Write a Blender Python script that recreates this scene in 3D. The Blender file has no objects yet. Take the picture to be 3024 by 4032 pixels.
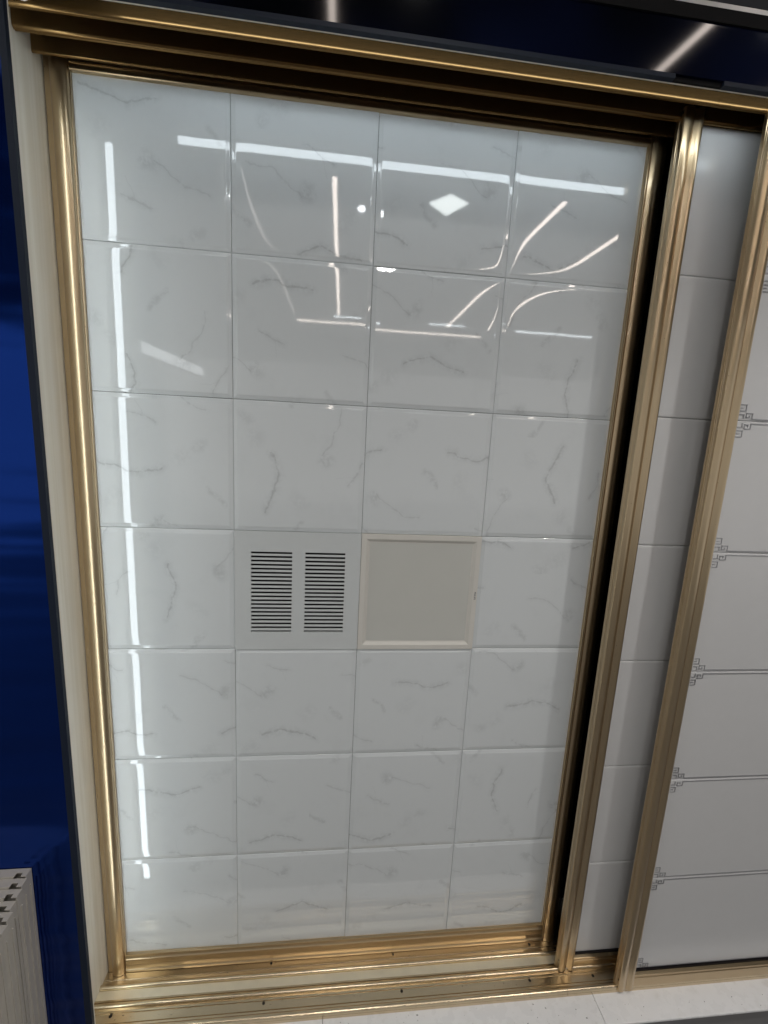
import bpy, bmesh, math, random
from mathutils import Matrix, Vector

random.seed(7)
S = bpy.context.scene
COL = S.collection
Z0 = 2.25          # height of the top edge of the tiled panel above the floor; all z below are measured from it

# ------------------------------------------------------------------ camera
cam_d = bpy.data.cameras.new('camera')
cam = bpy.data.objects.new('camera', cam_d); COL.objects.link(cam)
Rw = [[0.99360125, -0.10122608, 0.05009825],
      [0.03138763, -0.17861728, -0.98341786],
      [0.10849595, 0.97869768, -0.17429711]]          # world -> right, down, forward
cam.matrix_world = Matrix((
    (Rw[0][0], -Rw[1][0], -Rw[2][0], 0.53546),
    (Rw[0][1], -Rw[1][1], -Rw[2][1], -1.04572),
    (Rw[0][2], -Rw[1][2], -Rw[2][2], Z0 - 0.65918),
    (0, 0, 0, 1)))
cam_d.sensor_fit = 'HORIZONTAL'; cam_d.sensor_width = 36.0
cam_d.lens = 1745.37 / 3024 * 36
cam_d.clip_start = 0.02; cam_d.clip_end = 100
S.camera = cam

# ------------------------------------------------------------------ world: even light of the showroom
w = bpy.data.worlds.new('World'); S.world = w; w.use_nodes = True
bg = w.node_tree.nodes['Background']
bg.inputs[0].default_value = (1.0, 0.985, 0.965, 1); bg.inputs[1].default_value = 0.50

S.view_settings.view_transform = 'Standard'; S.view_settings.look = 'None'
S.view_settings.exposure = 0.0; S.view_settings.gamma = 1.0
S.view_settings.use_curve_mapping = False
S.render.engine = 'CYCLES'
S.cycles.max_bounces = 6; S.cycles.diffuse_bounces = 3; S.cycles.glossy_bounces = 4
S.cycles.use_denoising = True
S.cycles.sample_clamp_indirect = 6.0

LED_STRIP = 9.0      # radiance of the long strips round the showcase
LED_LINE = 15.0       # ceiling line lamps
LED_SPOT = 26.0

# ------------------------------------------------------------------ material helpers
def new_mat(name):
    m = bpy.data.materials.new(name); m.use_nodes = True
    nt = m.node_tree; b = nt.nodes['Principled BSDF']
    return m, nt, b
def N(nt, typ, **kw):
    n = nt.nodes.new(typ)
    for k, v in kw.items(): setattr(n, k, v)
    return n
def L(nt, a, b): nt.links.new(a, b)
def mth(nt, op, a, b=None, c=None, clamp=False):
    n = nt.nodes.new('ShaderNodeMath'); n.operation = op; n.use_clamp = clamp
    for i, v in enumerate((a, b, c)):
        if v is None: continue
        if isinstance(v, (int, float)): n.inputs[i].default_value = v
        else: nt.links.new(v, n.inputs[i])
    return n.outputs[0]
def mixc(nt, f, a, b, blend='MIX'):
    n = nt.nodes.new('ShaderNodeMix'); n.data_type = 'RGBA'; n.blend_type = blend
    for i, v in ((0, f), (6, a), (7, b)):
        if isinstance(v, (int, float)): n.inputs[i].default_value = v
        elif isinstance(v, tuple): n.inputs[i].default_value = (*v, 1)
        else: nt.links.new(v, n.inputs[i])
    return n.outputs[2]
def noise(nt, vec, scale, detail=3, rough=.5, dist=0.0):
    n = nt.nodes.new('ShaderNodeTexNoise'); n.inputs['Scale'].default_value = scale
    n.inputs['Detail'].default_value = detail; n.inputs['Roughness'].default_value = rough
    n.inputs['Distortion'].default_value = dist
    if vec is not None: nt.links.new(vec, n.inputs['Vector'])
    return n
def mapping(nt, vec, scale=(1, 1, 1), loc=(0, 0, 0)):
    n = nt.nodes.new('ShaderNodeMapping'); n.inputs['Scale'].default_value = scale
    n.inputs['Location'].default_value = loc; nt.links.new(vec, n.inputs['Vector']); return n.outputs[0]
def ramp(nt, fac, lo, hi, a=0.0, b=1.0):
    n = nt.nodes.new('ShaderNodeMapRange'); n.interpolation_type = 'SMOOTHSTEP'
    n.inputs[1].default_value = lo; n.inputs[2].default_value = hi
    n.inputs[3].default_value = a; n.inputs[4].default_value = b
    nt.links.new(fac, n.inputs[0]); return n.outputs[0]
def bump(nt, b, h, strength, dist):
    n = nt.nodes.new('ShaderNodeBump'); n.inputs['Strength'].default_value = strength
    n.inputs['Distance'].default_value = dist; nt.links.new(h, n.inputs['Height'])
    nt.links.new(n.outputs[0], b.inputs['Normal']); return n
def geo_pos(nt): return nt.nodes.new('ShaderNodeNewGeometry').outputs['Position']
def obj_co(nt): return nt.nodes.new('ShaderNodeTexCoord').outputs['Object']

def plain(name, col, rough=.5, metal=0.0, spec=.5, nscale=0, namt=0.06, bscale=0, bstr=.1, bdist=.0005):
    m, nt, b = new_mat(name)
    b.inputs['Roughness'].default_value = rough; b.inputs['Metallic'].default_value = metal
    b.inputs['Specular IOR Level'].default_value = spec
    b.inputs['Base Color'].default_value = (*col, 1)
    p = geo_pos(nt)
    if nscale:
        n = noise(nt, p, nscale, 4)
        c = mixc(nt, n.outputs[0], tuple(x * (1 - namt) for x in col), tuple(min(1, x * (1 + namt)) for x in col))
        L(nt, c, b.inputs['Base Color'])
    if bscale:
        n = noise(nt, p, bscale, 3); bump(nt, b, n.outputs[0], bstr, bdist)
    return m

def gold_mat(name, axis, col=(0.54, 0.42, 0.265), rough=.30, metal=1.0, coat=0.0):
    """champagne anodised aluminium, drawn lines along one axis"""
    m, nt, b = new_mat(name)
    p = geo_pos(nt)
    sc = [420, 420, 420]; sc[axis] = 2.5
    n = noise(nt, mapping(nt, p, tuple(sc)), 1.0, 3)
    n2 = noise(nt, p, 9, 3)
    c = mixc(nt, n.outputs[0], tuple(x * .988 for x in col), tuple(x * 1.012 for x in col))
    c = mixc(nt, ramp(nt, n2.outputs[0], .35, .75, 0, .14), c, (col[0] * .95, col[1] * .86, col[2] * .74))
    spk = noise(nt, p, 260, 1)
    c = mixc(nt, ramp(nt, spk.outputs[0], .77, .80, 0, .6), c, (.12, .08, .04))
    L(nt, c, b.inputs['Base Color'])
    b.inputs['Metallic'].default_value = metal
    b.inputs['Coat Weight'].default_value = coat; b.inputs['Coat Roughness'].default_value = .07
    b.inputs['Roughness'].default_value = rough
    return m

# ------------------------------------------------------------------ marble print of the glossy tiles
def seg_group():
    g = bpy.data.node_groups.new('segment_distance', 'ShaderNodeTree')
    I = g.interface
    for nme in ('P', 'A', 'B'): I.new_socket(nme, in_out='INPUT', socket_type='NodeSocketVector')
    I.new_socket('D', in_out='OUTPUT', socket_type='NodeSocketFloat')
    gi = g.nodes.new('NodeGroupInput'); go = g.nodes.new('NodeGroupOutput')
    def vm(op, a, b=None):
        n = g.nodes.new('ShaderNodeVectorMath'); n.operation = op
        g.links.new(a, n.inputs[0])
        if b is not None: g.links.new(b, n.inputs[1])
        return n
    pa = vm('SUBTRACT', gi.outputs[0], gi.outputs[1]).outputs[0]
    ba = vm('SUBTRACT', gi.outputs[2], gi.outputs[1]).outputs[0]
    t = mth(g, 'DIVIDE', vm('DOT_PRODUCT', pa, ba).outputs['Value'], vm('DOT_PRODUCT', ba, ba).outputs['Value'], clamp=True)
    sc = g.nodes.new('ShaderNodeVectorMath'); sc.operation = 'SCALE'
    g.links.new(ba, sc.inputs[0]); g.links.new(t, sc.inputs['Scale'])
    d = vm('LENGTH', vm('SUBTRACT', pa, sc.outputs[0]).outputs[0]).outputs['Value']
    g.links.new(d, go.inputs[0])
    return g

def marble_mat():
    m, nt, b = new_mat('marble_print_gloss')
    sg = seg_group()
    oi = N(nt, 'ShaderNodeObjectInfo')
    sep = N(nt, 'ShaderNodeSeparateColor'); L(nt, oi.outputs['Color'], sep.inputs[0])
    oc = obj_co(nt)
    # tile plane is x,z; 0.3 m repeat, turned by quarter turns and shifted along the print
    sx = N(nt, 'ShaderNodeSeparateXYZ'); L(nt, oc, sx.inputs[0])
    cb = N(nt, 'ShaderNodeCombineXYZ')
    L(nt, mth(nt, 'DIVIDE', sx.outputs[0], .3), cb.inputs[0]); L(nt, mth(nt, 'DIVIDE', sx.outputs[2], .3), cb.inputs[1])
    vr = N(nt, 'ShaderNodeVectorRotate', rotation_type='Z_AXIS'); L(nt, cb.outputs[0], vr.inputs['Vector'])
    L(nt, mth(nt, 'MULTIPLY', sep.outputs[0], 2 * math.pi), vr.inputs['Angle'])
    s2 = N(nt, 'ShaderNodeSeparateXYZ'); L(nt, vr.outputs[0], s2.inputs[0])
    # gentle wobble so that veins are not straight
    sh = N(nt, 'ShaderNodeVectorMath', operation='MULTIPLY_ADD')
    L(nt, oi.outputs['Color'], sh.inputs[0]); sh.inputs[1].default_value = (17.0, 23.0, 31.0); L(nt, vr.outputs[0], sh.inputs[2])
    wob = noise(nt, sh.outputs[0], 3.2, 3, .55)
    wob2 = noise(nt, sh.outputs[0], 30, 3, .65)
    ws = N(nt, 'ShaderNodeSeparateColor'); L(nt, wob.outputs['Color'], ws.inputs[0])
    ws2 = N(nt, 'ShaderNodeSeparateColor'); L(nt, wob2.outputs['Color'], ws2.inputs[0])
    def wrap(coord, off, wn, wn2):
        a = mth(nt, 'ADD', mth(nt, 'ADD', coord, .5), off)
        a = mth(nt, 'FRACT', a)
        a = mth(nt, 'ADD', a, mth(nt, 'MULTIPLY', mth(nt, 'SUBTRACT', wn, .5), .17))
        return mth(nt, 'ADD', a, mth(nt, 'MULTIPLY', mth(nt, 'SUBTRACT', wn2, .5), .013))
    u = wrap(s2.outputs[0], sep.outputs[1], ws.outputs[0], ws2.outputs[0])
    v = wrap(s2.outputs[1], sep.outputs[2], ws.outputs[1], ws2.outputs[1])
    P = N(nt, 'ShaderNodeCombineXYZ'); L(nt, u, P.inputs[0]); L(nt, v, P.inputs[1])
    def seg(a, c):
        g = N(nt, 'ShaderNodeGroup'); g.node_tree = sg
        L(nt, P.outputs[0], g.inputs[0])
        g.inputs[1].default_value = (a[0], 1 - a[1], 0); g.inputs[2].default_value = (c[0], 1 - c[1], 0)
        return g.outputs[0]
    def poly(pts):
        d = None
        for a, c in zip(pts, pts[1:]):
            e = seg(a, c); d = e if d is None else mth(nt, 'MINIMUM', d, e)
        return d
    v1 = poly([(.765, .07), (.75, .14), (.72, .25), (.69, .34), (.71, .41), (.75, .53)])
    v2 = poly([(.37, .52), (.30, .61), (.24, .72), (.20, .87)])
    v3 = poly([(.145, .29), (.12, .38), (.07, .48)])
    v3b = poly([(.12, .375), (.24, .34)])
    v4 = poly([(.60, .86), (.55, .92), (.48, .975)])
    br = noise(nt, sh.outputs[0], 24, 3, .65)
    brk = ramp(nt, br.outputs[0], .30, .62)
    brl = ramp(nt, br.outputs[0], .25, .55, .25, 1)
    def line(d, wd, amt): return mth(nt, 'MULTIPLY', mth(nt, 'MULTIPLY', ramp(nt, d, wd * .15, wd, 1, 0), brl), amt)
    def soft(d, wd, amt):
        return mth(nt, 'MULTIPLY', mth(nt, 'MULTIPLY', ramp(nt, d, 0, wd, 1, 0), brk), amt)
    tot = line(v1, .0105, .60)
    tot = mth(nt, 'MAXIMUM', tot, line(v2, .0085, .40))
    tot = mth(nt, 'MAXIMUM', tot, line(v3, .009, .40))
    tot = mth(nt, 'MAXIMUM', tot, line(v3b, .005, .25))
    tot = mth(nt, 'ADD', tot, soft(v1, .055, .42))
    tot = mth(nt, 'ADD', tot, soft(v2, .045, .18))
    tot = mth(nt, 'ADD', tot, soft(v3, .04, .28))
    tot = mth(nt, 'ADD', tot, soft(v4, .035, .55))
    blob = seg((.335, .475), (.35, .485))
    tot = mth(nt, 'ADD', tot, soft(blob, .085, .66))
    tot = mth(nt, 'ADD', tot, soft(seg((.85, .63), (.86, .66)), .10, .30))
    tot = mth(nt, 'ADD', tot, soft(seg((.93, .76), (.95, .79)), .07, .42))
    tot = mth(nt, 'ADD', tot, soft(seg((.5, .15), (.55, .2)), .10, .22))
    cl = noise(nt, sh.outputs[0], 3.6, 4, .65)
    tot = mth(nt, 'ADD', tot, mth(nt, 'MULTIPLY', ramp(nt, cl.outputs[0], .50, .78), .13))
    tot = mth(nt, 'MULTIPLY', tot, .40)
    c = mixc(nt, mth(nt, 'MINIMUM', tot, 1.0), (.685, .722, .738), (.25, .27, .28))
    L(nt, c, b.inputs['Base Color'])
    b.inputs['Roughness'].default_value = .035
    b.inputs['IOR'].default_value = 1.58
    # stretched film over thin sheet: long soft waves, different on every tile
    gp = geo_pos(nt)
    wv = noise(nt, gp, 5.0, 1, .4)
    bump(nt, b, wv.outputs[0], 1.0, .00016)
    return m

M = {}
M['marble'] = marble_mat()
M['gold_v'] = gold_mat('gold_aluminium_upright', 2, coat=.45)
M['gold_h'] = gold_mat('gold_aluminium_level', 0)
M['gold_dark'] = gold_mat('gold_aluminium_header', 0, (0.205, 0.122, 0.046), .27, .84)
M['gold_track'] = gold_mat('gold_aluminium_floor_track', 0, (0.66, 0.55, 0.385), .27)
M['champagne'] = plain('champagne_anodised_plate', (.86, .78, .60), .34, .6, .5, 40, .08)
M['satin'] = plain('satin_white_sheet', (.60, .605, .61), .22, 0, .5, 30, .02, 4, .35, .002)
M['vent'] = plain('matt_white_vent', (.60, .63, .635), .5, 0, .4, 60, .02)
M['cream_plastic'] = plain('cream_plastic', (.66, .645, .60), .38, 0, .45, 60, .02)
M['diffuser'] = plain('unlit_diffuser', (.57, .575, .54), .30, 0, .45, 14, .025)
M['black'] = plain('matt_black', (.004, .004, .005), .7, 0, .2)
M['rubber'] = plain('black_gasket', (.008, .006, .007), .5, 0, .3)
M['print'] = plain('grey_print', (.10, .11, .12), .5)
M['silver'] = plain('embossed_silver_line', (.42, .42, .44), .3, .8, .6)
M['white_cap'] = plain('white_cap_plastic', (.80, .78, .72), .4)
M['screw'] = plain('dark_screw', (.035, .03, .025), .45, .8)
M['navy_trim'] = plain('slate_navy_trim', (.012, .019, .036), .5, 0, .25)
M['ceiling'] = plain('dark_ceiling_paint', (.045, .045, .05), .9, 0, .2, 3, .1)
M['housing'] = plain('lamp_housing', (.6, .6, .6), .4, .6)
M['panel_white'] = plain('painted_white_sheet', (.50, .47, .42), .45, 0, .4, 18, .10)

def cream_jamb():
    m, nt, b = new_mat('cream_wood_board')
    p = geo_pos(nt)
    n = noise(nt, mapping(nt, p, (90, 90, 1.6)), 1, 4)
    n2 = noise(nt, mapping(nt, p, (6, 6, 2)), 1, 3)
    c = mixc(nt, ramp(nt, n.outputs[0], .3, .72), (.74, .69, .58), (.83, .79, .70))
    c = mixc(nt, ramp(nt, n2.outputs[0], .4, .7, 0, .35), c, (.62, .60, .54))
    L(nt, c, b.inputs['Base Color']); b.inputs['Roughness'].default_value = .42
    bump(nt, b, n.outputs[0], .15, .0004)
    return m
M['cream'] = cream_jamb()

def blue_wall_mat(name, col, rough, wav):
    m, nt, b = new_mat(name)
    p = geo_pos(nt)
    n = noise(nt, mapping(nt, p, (1.2, 1.2, 7)), 1, 2, .5)
    L(nt, mixc(nt, n.outputs[0], tuple(x * .9 for x in col), tuple(x * 1.1 for x in col)), b.inputs['Base Color'])
    b.inputs['Roughness'].default_value = rough
    b.inputs['Metallic'].default_value = .92
    bump(nt, b, n.outputs[0], 1.0, wav)
    return m
M['blue'] = blue_wall_mat('blue_lacquer', (.008, .043, .28), .16, .014)

def fascia_mat():
    m, nt, b = new_mat('navy_black_glass')
    p = geo_pos(nt)
    n = noise(nt, p, 1.6, 2)
    L(nt, mixc(nt, ramp(nt, n.outputs[0], .42, .62), (.001, .0014, .003), (.004, .008, .036)), b.inputs['Base Color'])
    b.inputs['Roughness'].default_value = .065
    b.inputs['IOR'].default_value = 1.45
    return m
M['fascia'] = fascia_mat()

def stone_mat():
    m, nt, b = new_mat('white_stone_plinth')
    p = geo_pos(nt)
    n = noise(nt, p, 4, 5, .6); n2 = noise(nt, p, 300, 2); n3 = noise(nt, p, 22, 4, .6)
    c = mixc(nt, n.outputs[0], (.84, .84, .845), (.90, .90, .905))
    c = mixc(nt, ramp(nt, n3.outputs[0], .55, .8, 0, .35), c, (.52, .50, .46))
    c = mixc(nt, ramp(nt, n2.outputs[0], .73, .77, 0, .7), c, (.22, .19, .16))
    L(nt, c, b.inputs['Base Color'])
    L(nt, ramp(nt, n3.outputs[0], .3, .8, .22, .45), b.inputs['Roughness'])
    return m
M['stone'] = stone_mat()

def floor_mat():
    m, nt, b = new_mat('grey_floor_tile')
    p = geo_pos(nt)
    n = noise(nt, mapping(nt, p, (3, 60, 1)), 1, 4); n2 = noise(nt, p, 5, 4)
    c = mixc(nt, n.outputs[0], (.15, .15, .155), (.26, .26, .262))
    c = mixc(nt, ramp(nt, n2.outputs[0], .3, .8, 0, .4), c, (.19, .185, .18))
    L(nt, c, b.inputs['Base Color']); b.inputs['Roughness'].default_value = .3
    return m
M['floor'] = floor_mat()

def emit_mat(name, col, strength, dots=None):
    m, nt, b = new_mat(name)
    b.inputs['Base Color'].default_value = (.8, .8, .8, 1); b.inputs['Roughness'].default_value = .4
    b.inputs['Emission Color'].default_value = (*col, 1)
    b.inputs['Emission Strength'].default_value = strength
    if dots is not None:                       # rows of diodes showing faintly through the diffuser
        sx = N(nt, 'ShaderNodeSeparateXYZ'); L(nt, geo_pos(nt), sx.inputs[0])
        s = mth(nt, 'SINE', mth(nt, 'MULTIPLY', sx.outputs[dots], 2 * math.pi / .022))
        L(nt, mth(nt, 'MULTIPLY', mth(nt, 'ADD', mth(nt, 'MULTIPLY', s, .07), 1.0), strength), b.inputs['Emission Strength'])
    return m
M['led_v'] = emit_mat('led_diffuser_upright', (.86, .95, 1.0), LED_STRIP, 2)
M['led_h'] = emit_mat('led_diffuser_level', (.85, .945, 1.0), LED_STRIP, 0)
M['led_warm'] = emit_mat('line_lamp_warm', (1.0, .87, .78), LED_LINE)
M['led_dim'] = emit_mat('line_lamp_dim', (1.0, .92, .85), 2.5)
M['led_cool'] = emit_mat('line_lamp_cool', (.88, .95, 1.0), LED_LINE)
M['led_square'] = emit_mat('square_lamp_glow', (.93, 1.0, .98), 12)
M['led_box'] = emit_mat('light_box_glow', (.95, .98, 1.0), 3.2)
M['led_spot'] = emit_mat('downlight_glow', (.95, .98, 1.0), LED_SPOT)

# ------------------------------------------------------------------ geometry helpers
def mesh(name, verts, faces, mat, parent=None, smooth=None, org=(0, 0, 0)):
    me = bpy.data.meshes.new(name)
    me.from_pydata([(x - org[0], y - org[1], z - org[2]) for x, y, z in verts], [], faces)
    me.validate(); me.update()
    bm = bmesh.new(); bm.from_mesh(me); bmesh.ops.recalc_face_normals(bm, faces=bm.faces); bm.to_mesh(me); bm.free()
    if smooth is not None:
        me.polygons.foreach_set('use_smooth', [True] * len(me.polygons))
        me.set_sharp_from_angle(angle=math.radians(smooth))
    me.materials.append(mat)
    o = bpy.data.objects.new(name, me); COL.objects.link(o)
    if parent is not None:
        o.parent = parent
        o.location = Vector(org) - abs_loc(parent)
    else:
        o.location = org
    return o
def abs_loc(o):
    v = Vector(o.location)
    while o.parent is not None:
        o = o.parent; v = v + Vector(o.location)
    return v
def centre(verts):
    return tuple((min(v[i] for v in verts) + max(v[i] for v in verts)) / 2 for i in range(3))
def extrude(name, prof, axis, a, b, mat, parent=None, smooth=35):
    """prof: closed 2-D outline. axis 2: (x,y) pushed along z; axis 0: (y,z) pushed along x"""
    n = len(prof)
    if axis == 2: V = [(p, q, a) for p, q in prof] + [(p, q, b) for p, q in prof]
    elif axis == 0: V = [(a, p, q) for p, q in prof] + [(b, p, q) for p, q in prof]
    else: V = [(p, a, q) for p, q in prof] + [(p, b, q) for p, q in prof]
    F = [(i, (i + 1) % n, n + (i + 1) % n, n + i) for i in range(n)] + [tuple(range(n - 1, -1, -1)), tuple(range(n, 2 * n))]
    return mesh(name, V, F, mat, parent, smooth, centre(V))
def box_vf(x0, x1, y0, y1, z0, z1):
    V = [(x0, y0, z0), (x1, y0, z0), (x1, y1, z0), (x0, y1, z0), (x0, y0, z1), (x1, y0, z1), (x1, y1, z1), (x0, y1, z1)]
    F = [(0, 3, 2, 1), (4, 5, 6, 7), (0, 1, 5, 4), (1, 2, 6, 5), (2, 3, 7, 6), (3, 0, 4, 7)]
    return V, F
def boxes(name, lst, mat, parent=None, bev=0.0):
    V, F = [], []
    for bx in lst:
        v, f = box_vf(*bx); k = len(V); V += v; F += [tuple(i + k for i in q) for q in f]
    o = mesh(name, V, F, mat, parent, None, centre(V))
    if bev:
        bm = bmesh.new(); bm.from_mesh(o.data)
        bmesh.ops.bevel(bm, geom=bm.edges[:], offset=bev, segments=2, affect='EDGES', profile=.5)
        bm.to_mesh(o.data); bm.free()
        o.data.polygons.foreach_set('use_smooth', [True] * len(o.data.polygons))
        o.data.set_sharp_from_angle(angle=math.radians(40))
    return o
def box(name, x0, x1, y0, y1, z0, z1, mat, parent=None, bev=0.0):
    return boxes(name, [(x0, x1, y0, y1, z0, z1)], mat, parent, bev)
def tag(o, label=None, cat=None, group=None, kind=None):
    for k, v in (('label', label), ('category', cat), ('group', group), ('kind', kind)):
        if v: o[k] = v
    return o
def thing(name, loc, label, cat, group=None):
    o = bpy.data.objects.new(name, None); COL.objects.link(o); o.location = loc
    o.empty_display_size = .05
    return tag(o, label, cat, group)
def link_copy(name, me, loc, parent):
    o = bpy.data.objects.new(name, me); COL.objects.link(o); o.parent = parent
    o.location = Vector(loc) - abs_loc(parent); return o
def arc(cx, cy, rx, ry, a0, a1, n):
    return [(cx + rx * math.cos(math.radians(a0 + (a1 - a0) * i / n)), cy + ry * math.sin(math.radians(a0 + (a1 - a0) * i / n))) for i in range(n + 1)]

# ------------------------------------------------------------------ the setting
tag(box('floor', -4, 6, -9, .6, -2.30, -2.25, M['floor']), kind='structure')
tag(box('ceiling', -4, 6, -9, 1.2, .70, .76, M['ceiling']), kind='structure')

# recess behind the sliding doors; black boards stand in for its deep shade
bw = thing('showcase_recess', (.8, .12, -2.157), 'recess with shade painted black behind the sliding doors of the showcase', 'cabinet')
box('back_board', -.09, 3.0, .115, .135, -2.157, .16, M['black'], bw)
box('end_board', 2.75, 2.77, -.12, .113, -2.157, .16, M['black'], bw)

# stone plinth under the tracks
pl = thing('plinth', (.9, -.1, -2.25), 'white stone plinth under the gold floor track', 'plinth')
XS = [.0315, .5435, 1.284, 2.95]
for k in range(3):
    box('slab', XS[k] + .0006, XS[k + 1] - .0006, -.2075, .14, -2.164, -2.157, M['stone'], pl, .0012)
box('slab', -.9, .0308, -.199, .14, -2.164, -2.157, M['stone'], pl)
box('base', .0315, 2.95, -.19, .13, -2.25, -2.1645, M['floor'], pl)
box('base', -.9, .0308, -.199, .13, -2.25, -2.1645, M['floor'], pl)

# left side board and blue wall
jm = box('side_board', -.075, -.0455, -.198, .11, -2.1565, .16, M['cream'])
tag(jm, 'narrow cream side board between blue wall and gold door stile', 'board')
def lean(name, xa0, xa1, xb0, xb1, y0, y1, z0, z1, mat, parent):
    """upright board whose sides lean: xa at the foot, xb at the head"""
    V = [(xa0, y0, z0), (xa1, y0, z0), (xa1, y1, z0), (xa0, y1, z0), (xb0, y0, z1), (xb1, y0, z1), (xb1, y1, z1), (xb0, y1, z1)]
    return mesh(name, V, box_vf(0, 1, 0, 1, 0, 1)[1], mat, parent, None, centre(V))
wl = thing('blue_wall', (-.4, -.206, -2.25), 'glossy deep blue wall panel left of the showcase opening', 'wall panel')
lean('lacquer_panel', -1.4, .0162, -1.4, .0108, -.212, -.2035, -2.25, .70, M['blue'], wl)
lean('edge_trim', .0164, .0305, .0110, .0200, -.2124, -.2035, -2.25, .70, M['navy_trim'], wl)
lean('back_lining', -.5, .0303, -.5, .0198, -.2033, -.2000, -2.25, .70, M['cream'], wl)

# ------------------------------------------------------------------ header: three hanging track flanges
def flange_prof(yf, th, zb, zt, rz, ry):
    """hanging rail: flat face, lower front edge rolled back under"""
    p = [(yf, zt)] + [(yf + ry * (1 - math.cos(t)), zb + rz * (1 - math.sin(t))) for t in [math.pi / 2 * i / 9 for i in range(10)]]
    p += [(yf + th * .8, zb - .0004), (yf + th, zb + .0006), (yf + th, zt)]
    return p
hd = thing('top_track', (1.0, -.08, .0), 'three stepped bronze-gold head rails above the sliding doors', 'track')
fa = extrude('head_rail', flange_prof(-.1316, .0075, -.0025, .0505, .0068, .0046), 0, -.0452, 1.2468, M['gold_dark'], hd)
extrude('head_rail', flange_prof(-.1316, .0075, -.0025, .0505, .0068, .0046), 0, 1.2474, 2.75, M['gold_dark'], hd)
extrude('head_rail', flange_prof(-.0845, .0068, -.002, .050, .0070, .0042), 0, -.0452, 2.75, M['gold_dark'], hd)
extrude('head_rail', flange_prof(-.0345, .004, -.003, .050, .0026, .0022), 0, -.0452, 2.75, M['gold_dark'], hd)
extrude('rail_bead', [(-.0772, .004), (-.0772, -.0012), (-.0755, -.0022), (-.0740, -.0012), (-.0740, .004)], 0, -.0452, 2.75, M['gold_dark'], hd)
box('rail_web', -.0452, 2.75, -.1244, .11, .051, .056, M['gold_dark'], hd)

fs = thing('header_fascia', (1.0, -.206, -.03), 'black glossy glass fascia above the gold head rails', 'fascia')
box('bottom_trim', .0206, 1.095, -.2135, -.2035, -.0306, -.0236, M['navy_trim'], fs)
box('bottom_trim', 1.187, 2.75, -.2135, -.2035, -.0306, -.0236, M['navy_trim'], fs)
ta = math.tan(math.radians(4.0))
def fp(z): return -.2125 - (z + .0233) * ta
extrude('glass_panel', [(fp(-.0233), -.0233), (fp(.0535), .0535), (-.2035, .0535), (-.2035, -.0233)], 0, .0206, 2.75, M['fascia'], fs)
extrude('top_trim', [(fp(.0537) - .003, .0537), (fp(.073) - .003, .073), (-.2, .073), (-.2, .0537)], 0, .0206, 2.75, M['black'], fs)
box('gap_shade', 1.0952, 1.1868, -.2080, -.2035, -.0304, -.0236, M['black'], fs)  # solid black filler, painted-in darkness of the break in the trim
box('back_lining', .0206, 2.75, -.2033, -.2000, -.0300, .0535, M['cream'], fs)
box('leak_block_board', -.0452, 2.75, -.1998, -.1318, .0512, .060, M['black'], fs)  # unseen board added to stop a light leak; black to darken the rail's reflection
box('top_board', .0206, 2.75, -.219, .10, .0735, .083, M['housing'], fs)

# little white cap on the head rail
V, F = [], []
for i in range(7):
    a = math.radians(90 * i / 6)
    for j in range(20):
        t = 2 * math.pi * j / 20
        V.append((.005 + .0115 * math.cos(a) * math.cos(t), -.1318 - .007 * math.sin(a), .0150 + .0115 * math.cos(a) * math.sin(t)))
for i in range(6):
    for j in range(20):
        F.append((i * 20 + j, i * 20 + (j + 1) % 20, (i + 1) * 20 + (j + 1) % 20, (i + 1) * 20 + j))
F.append(tuple(range(20)))
tag(mesh('round_cap', V, F, M['white_cap'], None, 60, centre(V)), 'small white round cap on left end of head rail', 'cap')

# ------------------------------------------------------------------ floor track
tk = thing('floor_track', (1.0, -.06, -2.157), 'gold triple floor track with raised guide rails and screws', 'track')
def ridge(y0, y1, zt, zb=-2.148):
    w_ = (y1 - y0)
    return [(y0, zb), (y0 + .0002, zt - .0045)] + arc((y0 + y1) / 2 - w_ * .08, zt - .0045, w_ * .42, .0045, 180, 0, 8) + [(y1 - .0008, zt - .006), (y1, zb)]
for xa, xb in ((-.0452, 1.2095), (1.2105, 2.75)):
    extrude('base_plate', [(.06, -2.1568), (.06, -2.1483), (-.0255, -2.1483), (-.027, -2.1465), (-.0285, -2.1483), (-.142, -2.1483), (-.142, -2.1568)], 0, xa, xb, M['gold_track'], tk)
    for y0, y1, zt in ((-.050, -.0365, -2.139), (-.0905, -.0785, -2.1395), (-.1418, -.1262, -2.138)):
        extrude('guide_rail', ridge(y0, y1, zt), 0, xa, xb, M['gold_track'], tk)
    extrude('track_lip', [(-.0712, -2.1482), (-.0712, -2.1460), (-.0752, -2.1456), (-.0758, -2.1482)], 0, xa, xb, M['gold_track'], tk)
    extrude('track_lip', [(-.0945, -2.1482), (-.0948, -2.1462), (-.0985, -2.1462), (-.099, -2.1482)], 0, xa, xb, M['gold_track'], tk)
    extrude('track_lip', [(-.1135, -2.1482), (-.1138, -2.1464), (-.1188, -2.1462), (-.1195, -2.1482)], 0, xa, xb, M['gold_track'], tk)
for xa, xb in ((-.0452, 1.2095), (1.2105, 2.75)):
    box('channel_floor', xa, xb, -.0710, -.0505, -2.1482, -2.1470, M['champagne'], tk)
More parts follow.
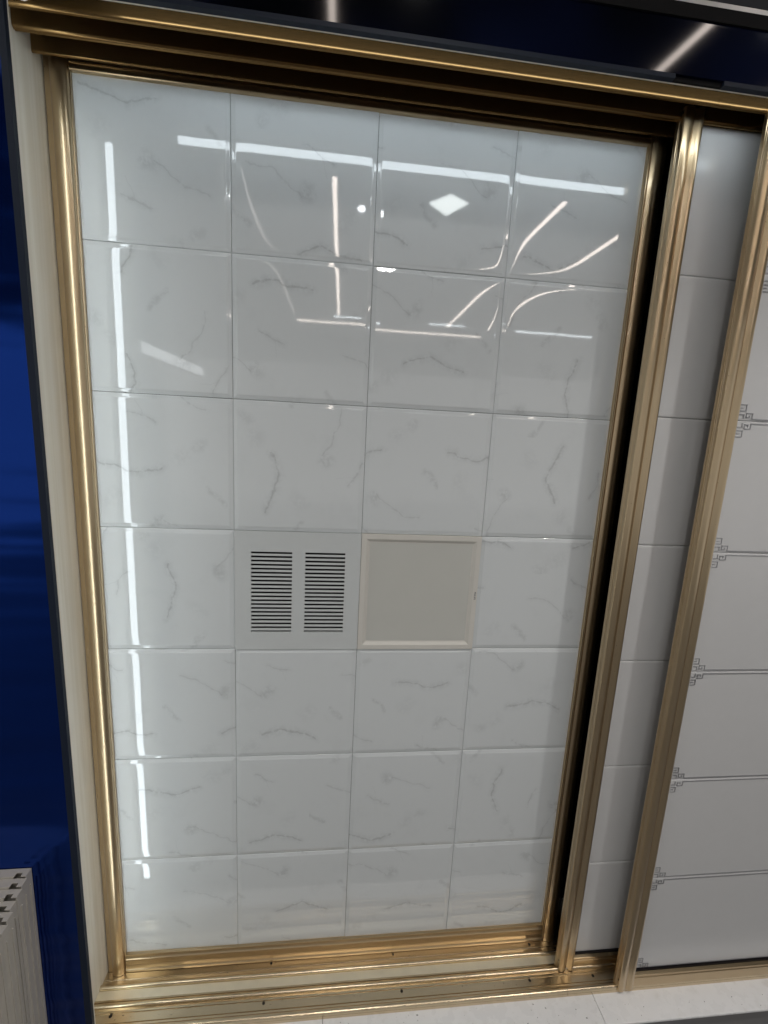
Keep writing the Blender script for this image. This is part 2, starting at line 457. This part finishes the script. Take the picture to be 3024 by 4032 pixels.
def disc(name, c, r, h, mat, parent, n=14):
    V = [(c[0] + r * math.cos(2 * math.pi * i / n), c[1] + r * math.sin(2 * math.pi * i / n), c[2]) for i in range(n)]
    V += [(c[0] + r * .8 * math.cos(2 * math.pi * i / n), c[1] + r * .8 * math.sin(2 * math.pi * i / n), c[2] + h) for i in range(n)]
    F = [(i, (i + 1) % n, n + (i + 1) % n, n + i) for i in range(n)] + [tuple(range(n, 2 * n)), tuple(range(n - 1, -1, -1))]
    return mesh(name, V, F, mat, parent, 40, c)
for x, y, r in ((.008, -.103, .0042), (.388, -.1035, .004), (.755, -.1035, .004), (1.118, -.104, .004), (1.305, -.106, .004),
                (.395, -.015, .0035), (.742, -.016, .0032), (1.155, -.018, .0042)):
    disc('screw', (x, y, -2.1482), r, .0008, M['screw'], tk)
# grit lying on the track and plinth
rg = random.Random(3)
V, F = [], []
for k in range(120):
    x = rg.uniform(-.01, 1.9); on = rg.random()
    if on < .55: y, z = rg.choice((rg.uniform(-.064, -.053), rg.uniform(-.112, -.1), rg.uniform(-.03, -.012))), -2.1482
    else: y, z = rg.uniform(-.2, -.146), -2.1569
    r = rg.uniform(.0004, .0013); a = rg.uniform(0, 6.28); k0 = len(V); ln = rg.uniform(1, 3.2)
    for i in range(4):
        t = a + i * math.pi / 2; q = ln if i % 2 == 0 else 1
        V.append((x + r * q * math.cos(t), y + r * q * math.sin(t), z))
    V.append((x, y, z + r * .7))
    F += [(k0 + i, k0 + (i + 1) % 4, k0 + 4) for i in range(4)] + [(k0 + 3, k0 + 2, k0 + 1, k0)]
tag(mesh('grit', V, F, M['screw'], None, None, centre(V)), 'dark specks of grit on the floor track and plinth', 'dirt', kind='stuff')

# ------------------------------------------------------------------ tile meshes
def tile_mesh(name, wx, wz, mat, pillow=.00042, lam=.0085, step=.0011, edge=.0085, thick=.009, nmid=6):
    """sheet tile lying in x,z, front to -y; bevelled rim, shallow step, faint cushion"""
    rim = [0, .0009, .0022, edge - .0022, edge - .0008, edge + .0006, edge + .003, edge + .006, edge + .010, edge + .015, edge + .022, edge + .031, edge + .045, edge + .065]
    def knots(wd):
        h = wd / 2; r = [q for q in rim if q < h - .005]
        mid = [r[-1] + (h - r[-1]) * i / nmid for i in range(1, nmid + 1)]
        half = r + mid
        return [-h + q for q in half] + [h - q for q in reversed(half[:-1])]
    kx, kz = knots(wx), knots(wz)
    def rimh(d):
        if d < .0022: return -.0024 + (.0024 - step) * math.sin(min(1, d / .0022) * math.pi / 2)
        if d < edge - .0022: return -step
        if d < edge + .0006: return -step * (1 - (d - edge + .0022) / .0028)
        return 0
    def cush(d): return 1 - math.exp(-max(0, d - edge) / lam)
    V = []
    for z in kz:
        for x in kx:
            dx, dz = wx / 2 - abs(x), wz / 2 - abs(z)
            V.append((x, -(rimh(min(dx, dz)) + pillow * (cush(dx) * cush(dz))) + pillow, z))
    nx, nz = len(kx), len(kz)
    F = [(j * nx + i, j * nx + i + 1, (j + 1) * nx + i + 1, (j + 1) * nx + i) for j in range(nz - 1) for i in range(nx - 1)]
    ring = [i for i in range(nx)] + [j * nx + nx - 1 for j in range(1, nz)] + [(nz - 1) * nx + i for i in range(nx - 2, -1, -1)] + [j * nx for j in range(nz - 2, 0, -1)]
    base = len(V)
    for r in ring: V.append((V[r][0], thick, V[r][2]))
    n = len(ring)
    F += [(ring[(i + 1) % n], ring[i], base + i, base + (i + 1) % n) for i in range(n)]
    me = bpy.data.meshes.new(name); me.from_pydata(V, [], F); me.update()
    me.polygons.foreach_set('use_smooth', [True] * len(me.polygons)); me.set_sharp_from_angle(angle=math.radians(30))
    me.materials.append(mat)
    return me

# ------------------------------------------------------------------ first door: glossy marble-print tiles
d1 = thing('sliding_door', (.6, .01, -2.1483), 'rear sliding door of glossy marbled white tiles with vent grille and square lamp', 'door', 'sliding doors of the showcase')
def round_stile(x0, x1, yb, yf, flip, flat=False):
    """flat flange beside a half-round bead"""
    wd = x1 - x0
    p = [(0, yb), (0, -.005), (.0015, -.0065), (.26 * wd, -.0072), (.28 * wd, -.0095)]
    p += arc(.62 * wd, -.0095, .335 * wd, -yf - .0095, 180, 360, 16)[1:-1]
    p += [(.955 * wd, -.0095), (.965 * wd, -.0065), (wd, -.006), (wd, yb)]
    if flat:
        p = [(0, yb), (0, -.003), (.003, -.0065)] + [(.003 + (.86 * wd - .003) * t / 10, -.0065 - .0090 * math.sin(math.pi * (.12 + .70 * t / 10))) for t in range(11)] + [(.88 * wd, -.0072), (.93 * wd, -.0066), (.94 * wd, -.0084), (wd - .0006, -.0084), (wd, -.0075), (wd, yb)]
    return [((x1 - q) if flip else (x0 + q), y) for q, y in p]
extrude('stile', round_stile(-.0432, .0045, .03, -.0195, False), 2, -2.147, .044, M['gold_v'], d1)
extrude('stile', round_stile(1.1955, 1.2385, .03, -.0195, True, True), 2, -2.147, .044, M['gold_v'], d1)
extrude('top_rail', [(.03, .044), (-.006, .044), (-.006, .0125), (-.0085, .0115), (-.0085, .0065), (-.0055, .0058), (-.0055, .0018), (-.0095, .001), (-.0095, -.0055), (-.008, -.0068), (.03, -.0068)], 0, .0048, 1.1952, M['gold_h'], d1)
extrude('bottom_rail', [(.03, -2.147), (-.011, -2.147), (-.0118, -2.140), (-.0100, -2.1375), (-.0100, -2.124), (-.0112, -2.122), (-.0100, -2.119), (-.0100, -2.107), (-.0078, -2.1045), (-.0065, -2.0955), (-.004, -2.0945), (.03, -2.0945)], 0, .0048, 1.1952, M['gold_h'], d1)
box('light_block_board', .0, 1.2, .0102, .016, -2.11, .02, M['black'], d1)  # black sheet added behind the tiles to block light in the joints
T = .2992
mt = tile_mesh('tile', T, T, M['marble'])
rt = random.Random(21)
for r in range(7):
    for c in range(4):
        if r == 3 and c in (1, 2): continue
        o = link_copy('tile', mt, (.15 + .3 * c, -.0005 + rt.uniform(-.0002, .0002), -.15 - .3 * r), d1)
        o.rotation_euler = (math.radians(rt.uniform(-.22, .22)), 0, math.radians(rt.uniform(-.22, .22)))
        o.color = (rt.randrange(4) / 4, rt.random(), rt.random(), 1)

# vent grille tile
vx, vz = .45, -1.05
vt = thing('vent_panel', (vx, .0, vz), None, None); vt.parent = d1; vt.location = Vector((vx, 0, vz)) - Vector(d1.location)
def vent_plate():
    h = T / 2
    ops = [(-.1115, -.0145), (.0165, .1125)]
    zt, zb = .1000, -.1045
    xs = [-h, ops[0][0], ops[0][1], ops[1][0], ops[1][1], h]; zs = [-h, zb, zt, h]
    lst = [(xs[0], xs[5], -.0022, .008, zs[2], zs[3]), (xs[0], xs[5], -.0022, .008, zs[0], zs[1])]
    for i in (0, 2, 4): lst.append((xs[i], xs[i + 1], -.0022, .008, zb, zt))
    return lst, ops, zt, zb
lst, ops, zt, zb = vent_plate()
boxes('face_plate', [(a + vx, b + vx, c, d, e + vz, f + vz) for a, b, c, d, e, f in lst], M['vent'], vt)
nsl = 21; pitch = (zt - zb) / (nsl - .48)
sw = {}
for (a, b) in ops:
    v_, f_ = box_vf(-(b - a) / 2, (b - a) / 2, -.0017, .0004, -pitch * .24, pitch * .24)
    me = bpy.data.meshes.new('slat'); me.from_pydata(v_, [], f_); me.update(); me.materials.append(M['vent'])
    for k in range(nsl - 1):
        zc = zt - pitch * .52 - pitch * .24 - k * pitch
        link_copy('slat', me, (vx + (a + b) / 2, 0, vz + zc), vt)
box('duct_shade_plate', vx - .13, vx + .13, .0082, .0095, vz - .12, vz + .12, M['rubber'], vt)  # flat black plate giving the slots the darkness of a duct

# unlit square lamp
lx, lz = .75, -1.05
lp = thing('panel_lamp', (lx, 0, lz), None, None); lp.parent = d1; lp.location = Vector((lx, 0, lz)) - Vector(d1.location)
h = T / 2
V, F = [], []
for ins, y in ((0, .008), (0, -.0028), (.0008, -.0036), (.0118, -.0036), (.0128, -.0030), (.0190, .0012), (.0208, .0012), (.0214, .0030)):
    for sx_, sz_ in ((-1, -1), (1, -1), (1, 1), (-1, 1)): V.append((lx + sx_ * (h - ins), y, lz + sz_ * (h - ins)))
for k in range(7):
    for i in range(4): F.append((k * 4 + i, k * 4 + (i + 1) % 4, (k + 1) * 4 + (i + 1) % 4, (k + 1) * 4 + i))
mesh('frame', V, F, M['cream_plastic'], lp, 20, centre(V))
box('diffuser', lx - h + .0212, lx + h - .0212, .0018, .0060, lz - h + .0212, lz + h - .0212, M['diffuser'], lp)
cu = bpy.data.curves.new('lettering', 'FONT'); cu.body = 'PHILIPS'; cu.size = .0062; cu.extrude = .00008
cu.align_x = 'CENTER'; cu.align_y = 'CENTER'; cu.space_character = 1.05; cu.offset = .00012
tmp = bpy.data.objects.new('tmp', cu); COL.objects.link(tmp)
bpy.context.view_layer.update()
me = bpy.data.meshes.new_from_object(tmp.evaluated_get(bpy.context.evaluated_depsgraph_get()))
bpy.data.objects.remove(tmp); me.materials.clear(); me.materials.append(M['print'])
lt = bpy.data.objects.new('lettering', me); COL.objects.link(lt); lt.parent = lp
# text plane x,y -> stand upright facing -y, then turn so that it reads downwards
lt.matrix_local = Matrix.Translation((h - .0058, -.0037, -.004)) @ Matrix.Rotation(math.radians(90), 4, 'Y') @ Matrix.Rotation(math.radians(90), 4, 'X')
tag(lt, 'small grey brand lettering printed on the lamp frame')

# ------------------------------------------------------------------ second and third doors
def lobed_stile(x0, yf, yb, wd=.0442):
    p = [(0, yb), (-.0012, yb), (-.0012, yf + .0150), (-.0009, yf + .0142), (0, yf + .0138), (0, yf + .0105), (.0006, yf + .0100), (0, yf + .0095), (0, yf + .0042)]
    p += arc(.0042, yf + .0042, .0042, .0040, 180, 270, 5)[1:]
    p += [(.0042 + .0118 * t, yf - .0011 * math.sin(math.pi * t) + .0004 * t) for t in (.2, .4, .6, .8, 1)]
    p += [(.0195, yf + .0015), (.0222, yf + .0036), (.0238, yf + .0049), (.0250, yf + .0052), (.0262, yf + .0047), (.0285, yf + .0030)]
    p += arc(.0365, yf + .0042, .0077, .0042, 200, 340, 8)
    p += [(wd, yf + .0080), (wd, yb)]
    return [(x0 + q, y) for q, y in p]

def key_boxes(x0, y, z0, zs, xe, zend):
    """engraved fret ornament at the left end of a joint; zs=+1 above the joint, -1 below"""
    t = .0014; L_ = []
    def seg(a, b):
        xa, xb = sorted((a[0], b[0])); za, zb_ = sorted((a[1] * zs, b[1] * zs))
        L_.append((x0 + xa - t / 2, x0 + xb + t / 2, y - .0007, y + .0005, z0 + za - t / 2, z0 + zb_ + t / 2))
    def chain(pts):
        for a, b in zip(pts, pts[1:]): seg(a, b)
    m_ = .001
    def mm(*q): return [(a * m_, b * m_) for a, b in q]
    chain(mm((35, 5.2), (35, 17), (20, 17), (20, 8), (28, 8), (28, 12.5)))       # square frets
    chain(mm((14, 5.2), (14, 14), (4, 14)))
    chain(mm((4, 21.5), (17, 21.5), (17, 35), (4, 35)))
    chain(mm((4, 28), (11, 28)))
    return L_

def plain_door(label, x0, yf, yp, ztop, rows, sp, cols, fret, shift):
    d = thing('sliding_door', (x0 + .6, yp, -2.1483), label, 'door', 'sliding doors of the showcase')
    pr = lobed_stile(x0, yf, yf + .0225)
    extrude('stile', pr, 2, -2.146, .018 + shift, M['gold_v'], d, 30)
    for z_ in (-2.112, -2.136): box('hole_shade', x0 - .0002, x0 + .0004, yf + .0045, yf + .0080, z_ - .0028, z_ + .0028, M['rubber'], d)  # raised black boxes, the dark inside of a hole as colour
    box('hole_shade', x0 - .0002, x0 + .0004, yf + .0045, yf + .0080, .006 + shift, .012 + shift, M['rubber'], d)
    xr = x0 + .0442 + cols * .6
    extrude('stile', round_stile(xr, xr + .042, yp + .03, yp - .018, True) if False else [(xr, yp + .03), (xr, yp - .018), (xr + .042, yp - .018), (xr + .042, yp + .03)], 2, -2.146, .018 + shift, M['gold_v'], d)
    xa, xb = x0 + .0446, xr - .0004
    extrude('top_rail', [(yp + .03, .046 if not fret else .018), (yp - .009, .046 if not fret else .018), (yp - .009, ztop + .011), (yp - .0115, ztop + .009), (yp - .0115, ztop + .001), (yp - .009, ztop - .001), (yp + .03, ztop - .001)], 0, xa, xb, M['gold_h'], d)
    zt_ = ztop - rows * sp
    extrude('bottom_rail', [(yp + .03, -2.146), (yp - .013, -2.146), (yp - .014, -2.140), (yp - .014, zt_ - .0115), (yp - .0125, zt_ - .0105), (yp - .0125, zt_ - .0045), (yp - .011, zt_ - .0035), (yp + .03, zt_ - .0035)], 0, xa, xb, M['gold_h'], d)
    box('gasket', xa, xb, yp - .004, yp + .004, zt_ - .0034, zt_ + .0016, M['rubber'], d)
    box('light_block_board', xa, xb, yp + .0104, yp + .018, zt_, ztop, M['black'], d)  # black light-blocking sheet, as on the rear door
    rj = random.Random(int(x0 * 100))
    mp = tile_mesh('tile', .5996, sp - .0006, M['satin'], .0003, .02, .0005, .0045, .010, 5)
    for r in range(rows):
        for c in range(cols):
            o = link_copy('tile', mp, (x0 + .0442 + .3 + .6 * c, yp, ztop - sp * (r + .5)), d)
            o.rotation_euler = (math.radians(rj.uniform(-.12, .12)), 0, math.radians(rj.uniform(-.10, .10)))
            if fret and c == 0:
                L_ = []
                xt, za, zb_ = x0 + .0442 + .0150, ztop - sp * r, ztop - sp * (r + 1)
                L_ += key_boxes(xt, yp - .0005, za, -1, 0, 0) + key_boxes(xt, yp - .0005, zb_, 1, 0, 0)
                t = .0013
                for z in (za - .0052, zb_ + .0052):
                    L_.append((xt + .035, xt + .56, yp - .0012, yp + .0005, z - t / 2, z + t / 2))
                f = boxes('fret_ornament', L_, M['silver'], d)
    return d
plain_door('middle sliding door of plain grey-white panels, mostly hidden behind the fret-cornered door', 1.2085, -.0930, -.072, .0175, 7, .3040, 2, False, 0)
plain_door('front sliding door at right with square fret ornaments at panel corners', 1.3534, -.1490, -.128, .0125, 7, .3022, 2, True, -.017)

# ------------------------------------------------------------------ stack of folded ceiling panels by the blue wall
def pan_mesh(name, wd, ht, dp):
    """square sheet pan on edge: plate at the back, folded rims with notched corners, open to -y"""
    t = .0016; V, F = [], []
    def add(*b):
        v, f = box_vf(*b); k = len(V); V.extend(v); F.extend([tuple(i + k for i in q) for q in f])
    add(-wd, 0, dp - t, dp, 0, ht)                       # plate
    add(-t, 0, 0, dp - t, .004, ht - t)                  # right rim
    add(-wd, -.022, 0, dp - t, ht - t, ht)               # top rim with a slot near the corner
    add(-.010, 0, 0, dp - t, ht - t, ht)
    add(-.022, -.010, .0075, dp - t, ht - t, ht)
    add(-wd, -wd + t, 0, dp - t, 0, ht - .01)
    add(-.009, -t, 0, t, .004, ht - .022)                # inner hem
    add(-wd, -.024, 0, t, ht - .012, ht - t)
    add(-.0004 - t, .0022, dp * .45, dp * .62, .02, ht - .03)   # pressed bead
    me = bpy.data.meshes.new(name); me.from_pydata(V, [], F); me.update(); me.materials.append(M['panel_white'])
    return me
pm = pan_mesh('ceiling_panel', .6, .677, .0165)
names = ['closest to the blue wall', 'second from the blue wall', 'third from the blue wall', 'fourth from the blue wall', 'fifth from the blue wall', 'sixth from the blue wall', 'seventh from the blue wall', 'eighth from the blue wall']
rs = random.Random(5)
for k in range(8):
    o = bpy.data.objects.new('ceiling_panel', pm); COL.objects.link(o)
    o.location = (-.062 + rs.uniform(-.002, .002) + .002 * k, -.2125 - .0172 * (k + 1), -2.25)
    o.scale.z = 1.0 - .0075 * k + rs.uniform(-.003, .003)
    tag(o, 'white folded ceiling panel standing on edge, ' + names[k], 'panel', 'ceiling panels stacked by the blue wall')

# ------------------------------------------------------------------ lamps whose reflections the gloss shows, plus added fill downlights
ls = thing('strip_lamp', (-.02, -.199, -2.08), 'upright white light strip behind the right edge of the blue wall', 'lamp', 'light strips behind the showcase front')
box('housing', -.0318, -.0118, -.1999, -.1972, -2.080, -.018, M['housing'], ls)
extrude('diffuser', [(-.0306, -.1971)] + [(-.0306 + .0177 * t / 8, -.1971 + .0026 * math.sin(math.pi * t / 8)) for t in range(1, 8)] + [(-.0129, -.1971)], 2, -2.078, -.020, M['led_v'], ls)
lh = thing('strip_lamp', (1.0, -.199, .003), 'level white light strip behind the black fascia', 'lamp', 'light strips behind the showcase front')
box('housing', .134, 2.45, -.1999, -.1972, -.0072, .0140, M['housing'], lh)
extrude('diffuser', [(-.1971, -.0058)] + [(-.1971 + .0026 * math.sin(math.pi * t / 8), -.0058 + .0184 * t / 8) for t in range(1, 8)] + [(-.1971, .0126)], 0, .136, 2.447, M['led_h'], lh)

def line_lamp(label, x0, x1, y0, y1, mat):
    t = thing('line_lamp', ((x0 + x1) / 2, (y0 + y1) / 2, .70), label, 'lamp', 'line lamps on the dark ceiling')
    box('channel', x0 - .006, x1 + .006, y0 - .006, y1 + .006, .687, .6998, M['housing'], t)
    box('diffuser', x0, x1, y0, y1, .683, .6868, mat, t)
line_lamp('faint long line lamp on ceiling nearest the blue wall', -.074, -.056, -4.6, -.75, M['led_dim'])
line_lamp('pinkish line lamp on ceiling running away from the marbled door', .453, .477, -4.6, -.75, M['led_warm'])
line_lamp('bright line lamp on ceiling right of the square lamp', 1.78, 1.805, -4.6, -.75, M['led_warm'])
line_lamp('rightmost line lamp on ceiling running away from the doors', 2.335, 2.365, -4.6, -.75, M['led_warm'])
line_lamp('long warm cross lamp on the far part of the ceiling', -.06, 2.36, -5.06, -5.0, M['led_warm'])
line_lamp('short cool lamp on far ceiling, left of two', .40, .86, -4.72, -4.68, M['led_cool'])
line_lamp('short cool lamp on far ceiling, right of two', 1.55, 1.99, -4.55, -4.51, M['led_cool'])
line_lamp('cool cross lamp far right on the ceiling', 2.72, 3.78, -4.75, -4.70, M['led_cool'])
def ring(name, c, r0, r1, z0, z1, mat, parent, n=28):
    V = []
    for r, z in ((r0, z1), (r1, z1), (r1, z0), (r0, z0)):
        V += [(c[0] + r * math.cos(2 * math.pi * i / n), c[1] + r * math.sin(2 * math.pi * i / n), z) for i in range(n)]
    F = [(k * n + i, k * n + (i + 1) % n, ((k + 1) % 4) * n + (i + 1) % n, ((k + 1) % 4) * n + i) for k in range(4) for i in range(n)]
    return mesh(name, V, F, mat, parent, 40, centre(V))
def downlight(x, y, label, watts):
    t = thing('downlight', (x, y, .70), label, 'lamp', 'round downlights in the dark ceiling')
    ring('trim_ring', (x, y), .046, .058, .690, .6998, M['housing'], t)
    disc('glass', (x, y, .6945), .0455, .004, M['led_spot'], t, 28)
    ld = bpy.data.lights.new('beam', 'SPOT'); ld.energy = watts; ld.spot_size = math.radians(120); ld.spot_blend = .6
    ld.shadow_soft_size = .05; ld.color = (1.0, .97, .93)
    lo = bpy.data.objects.new('beam', ld); COL.objects.link(lo); lo.parent = t; lo.location = (0, 0, -.014)
downlight(.655, -2.01, 'round downlight beside the pinkish line lamp on the dark ceiling', 30)
for x, wh, pw in ((-.55, 'nearest the blue wall', 28), (.74, 'in front of the marbled door', 28), (2.03, 'in front of the fret-cornered door', 58)):  # downlights added out of view to strengthen the light from overhead
    downlight(x, -1.12, 'added fill downlight close to the showcase, ' + wh, pw)
lb = thing('light_box', (-1.62, -4.9, .70), 'long white light box hung from the dark ceiling beyond the blue wall', 'lamp')
box('housing', -1.70, -1.62, -6.4, -3.2, .06, .20, M['housing'], lb)
box('diffuser', -1.6198, -1.612, -6.39, -3.21, .065, .195, M['led_box'], lb)
for y in (-3.6, -6.0): box('hanger', -1.666, -1.654, y - .006, y + .006, .2002, .6998, M['housing'], lb)
sqd = thing('square_lamp', (1.13, -1.82, .70), 'small square lamp set diagonally on the dark ceiling', 'lamp')
q = [(1.02, -1.82), (1.12, -1.71), (1.24, -1.78), (1.15, -1.94)]
V = [(x, y, .690) for x, y in q] + [(x, y, .6998) for x, y in q]
mesh('diffuser', V, [(3, 2, 1, 0), (4, 5, 6, 7)] + [(i, (i + 1) % 4, 4 + (i + 1) % 4, 4 + i) for i in range(4)], M['led_square'], sqd, None, centre(V))

# ------------------------------------------------------------------ lift everything so that the floor is at z = 0
for o in list(COL.objects):
    if o.parent is None and o is not cam: o.location.z += Z0
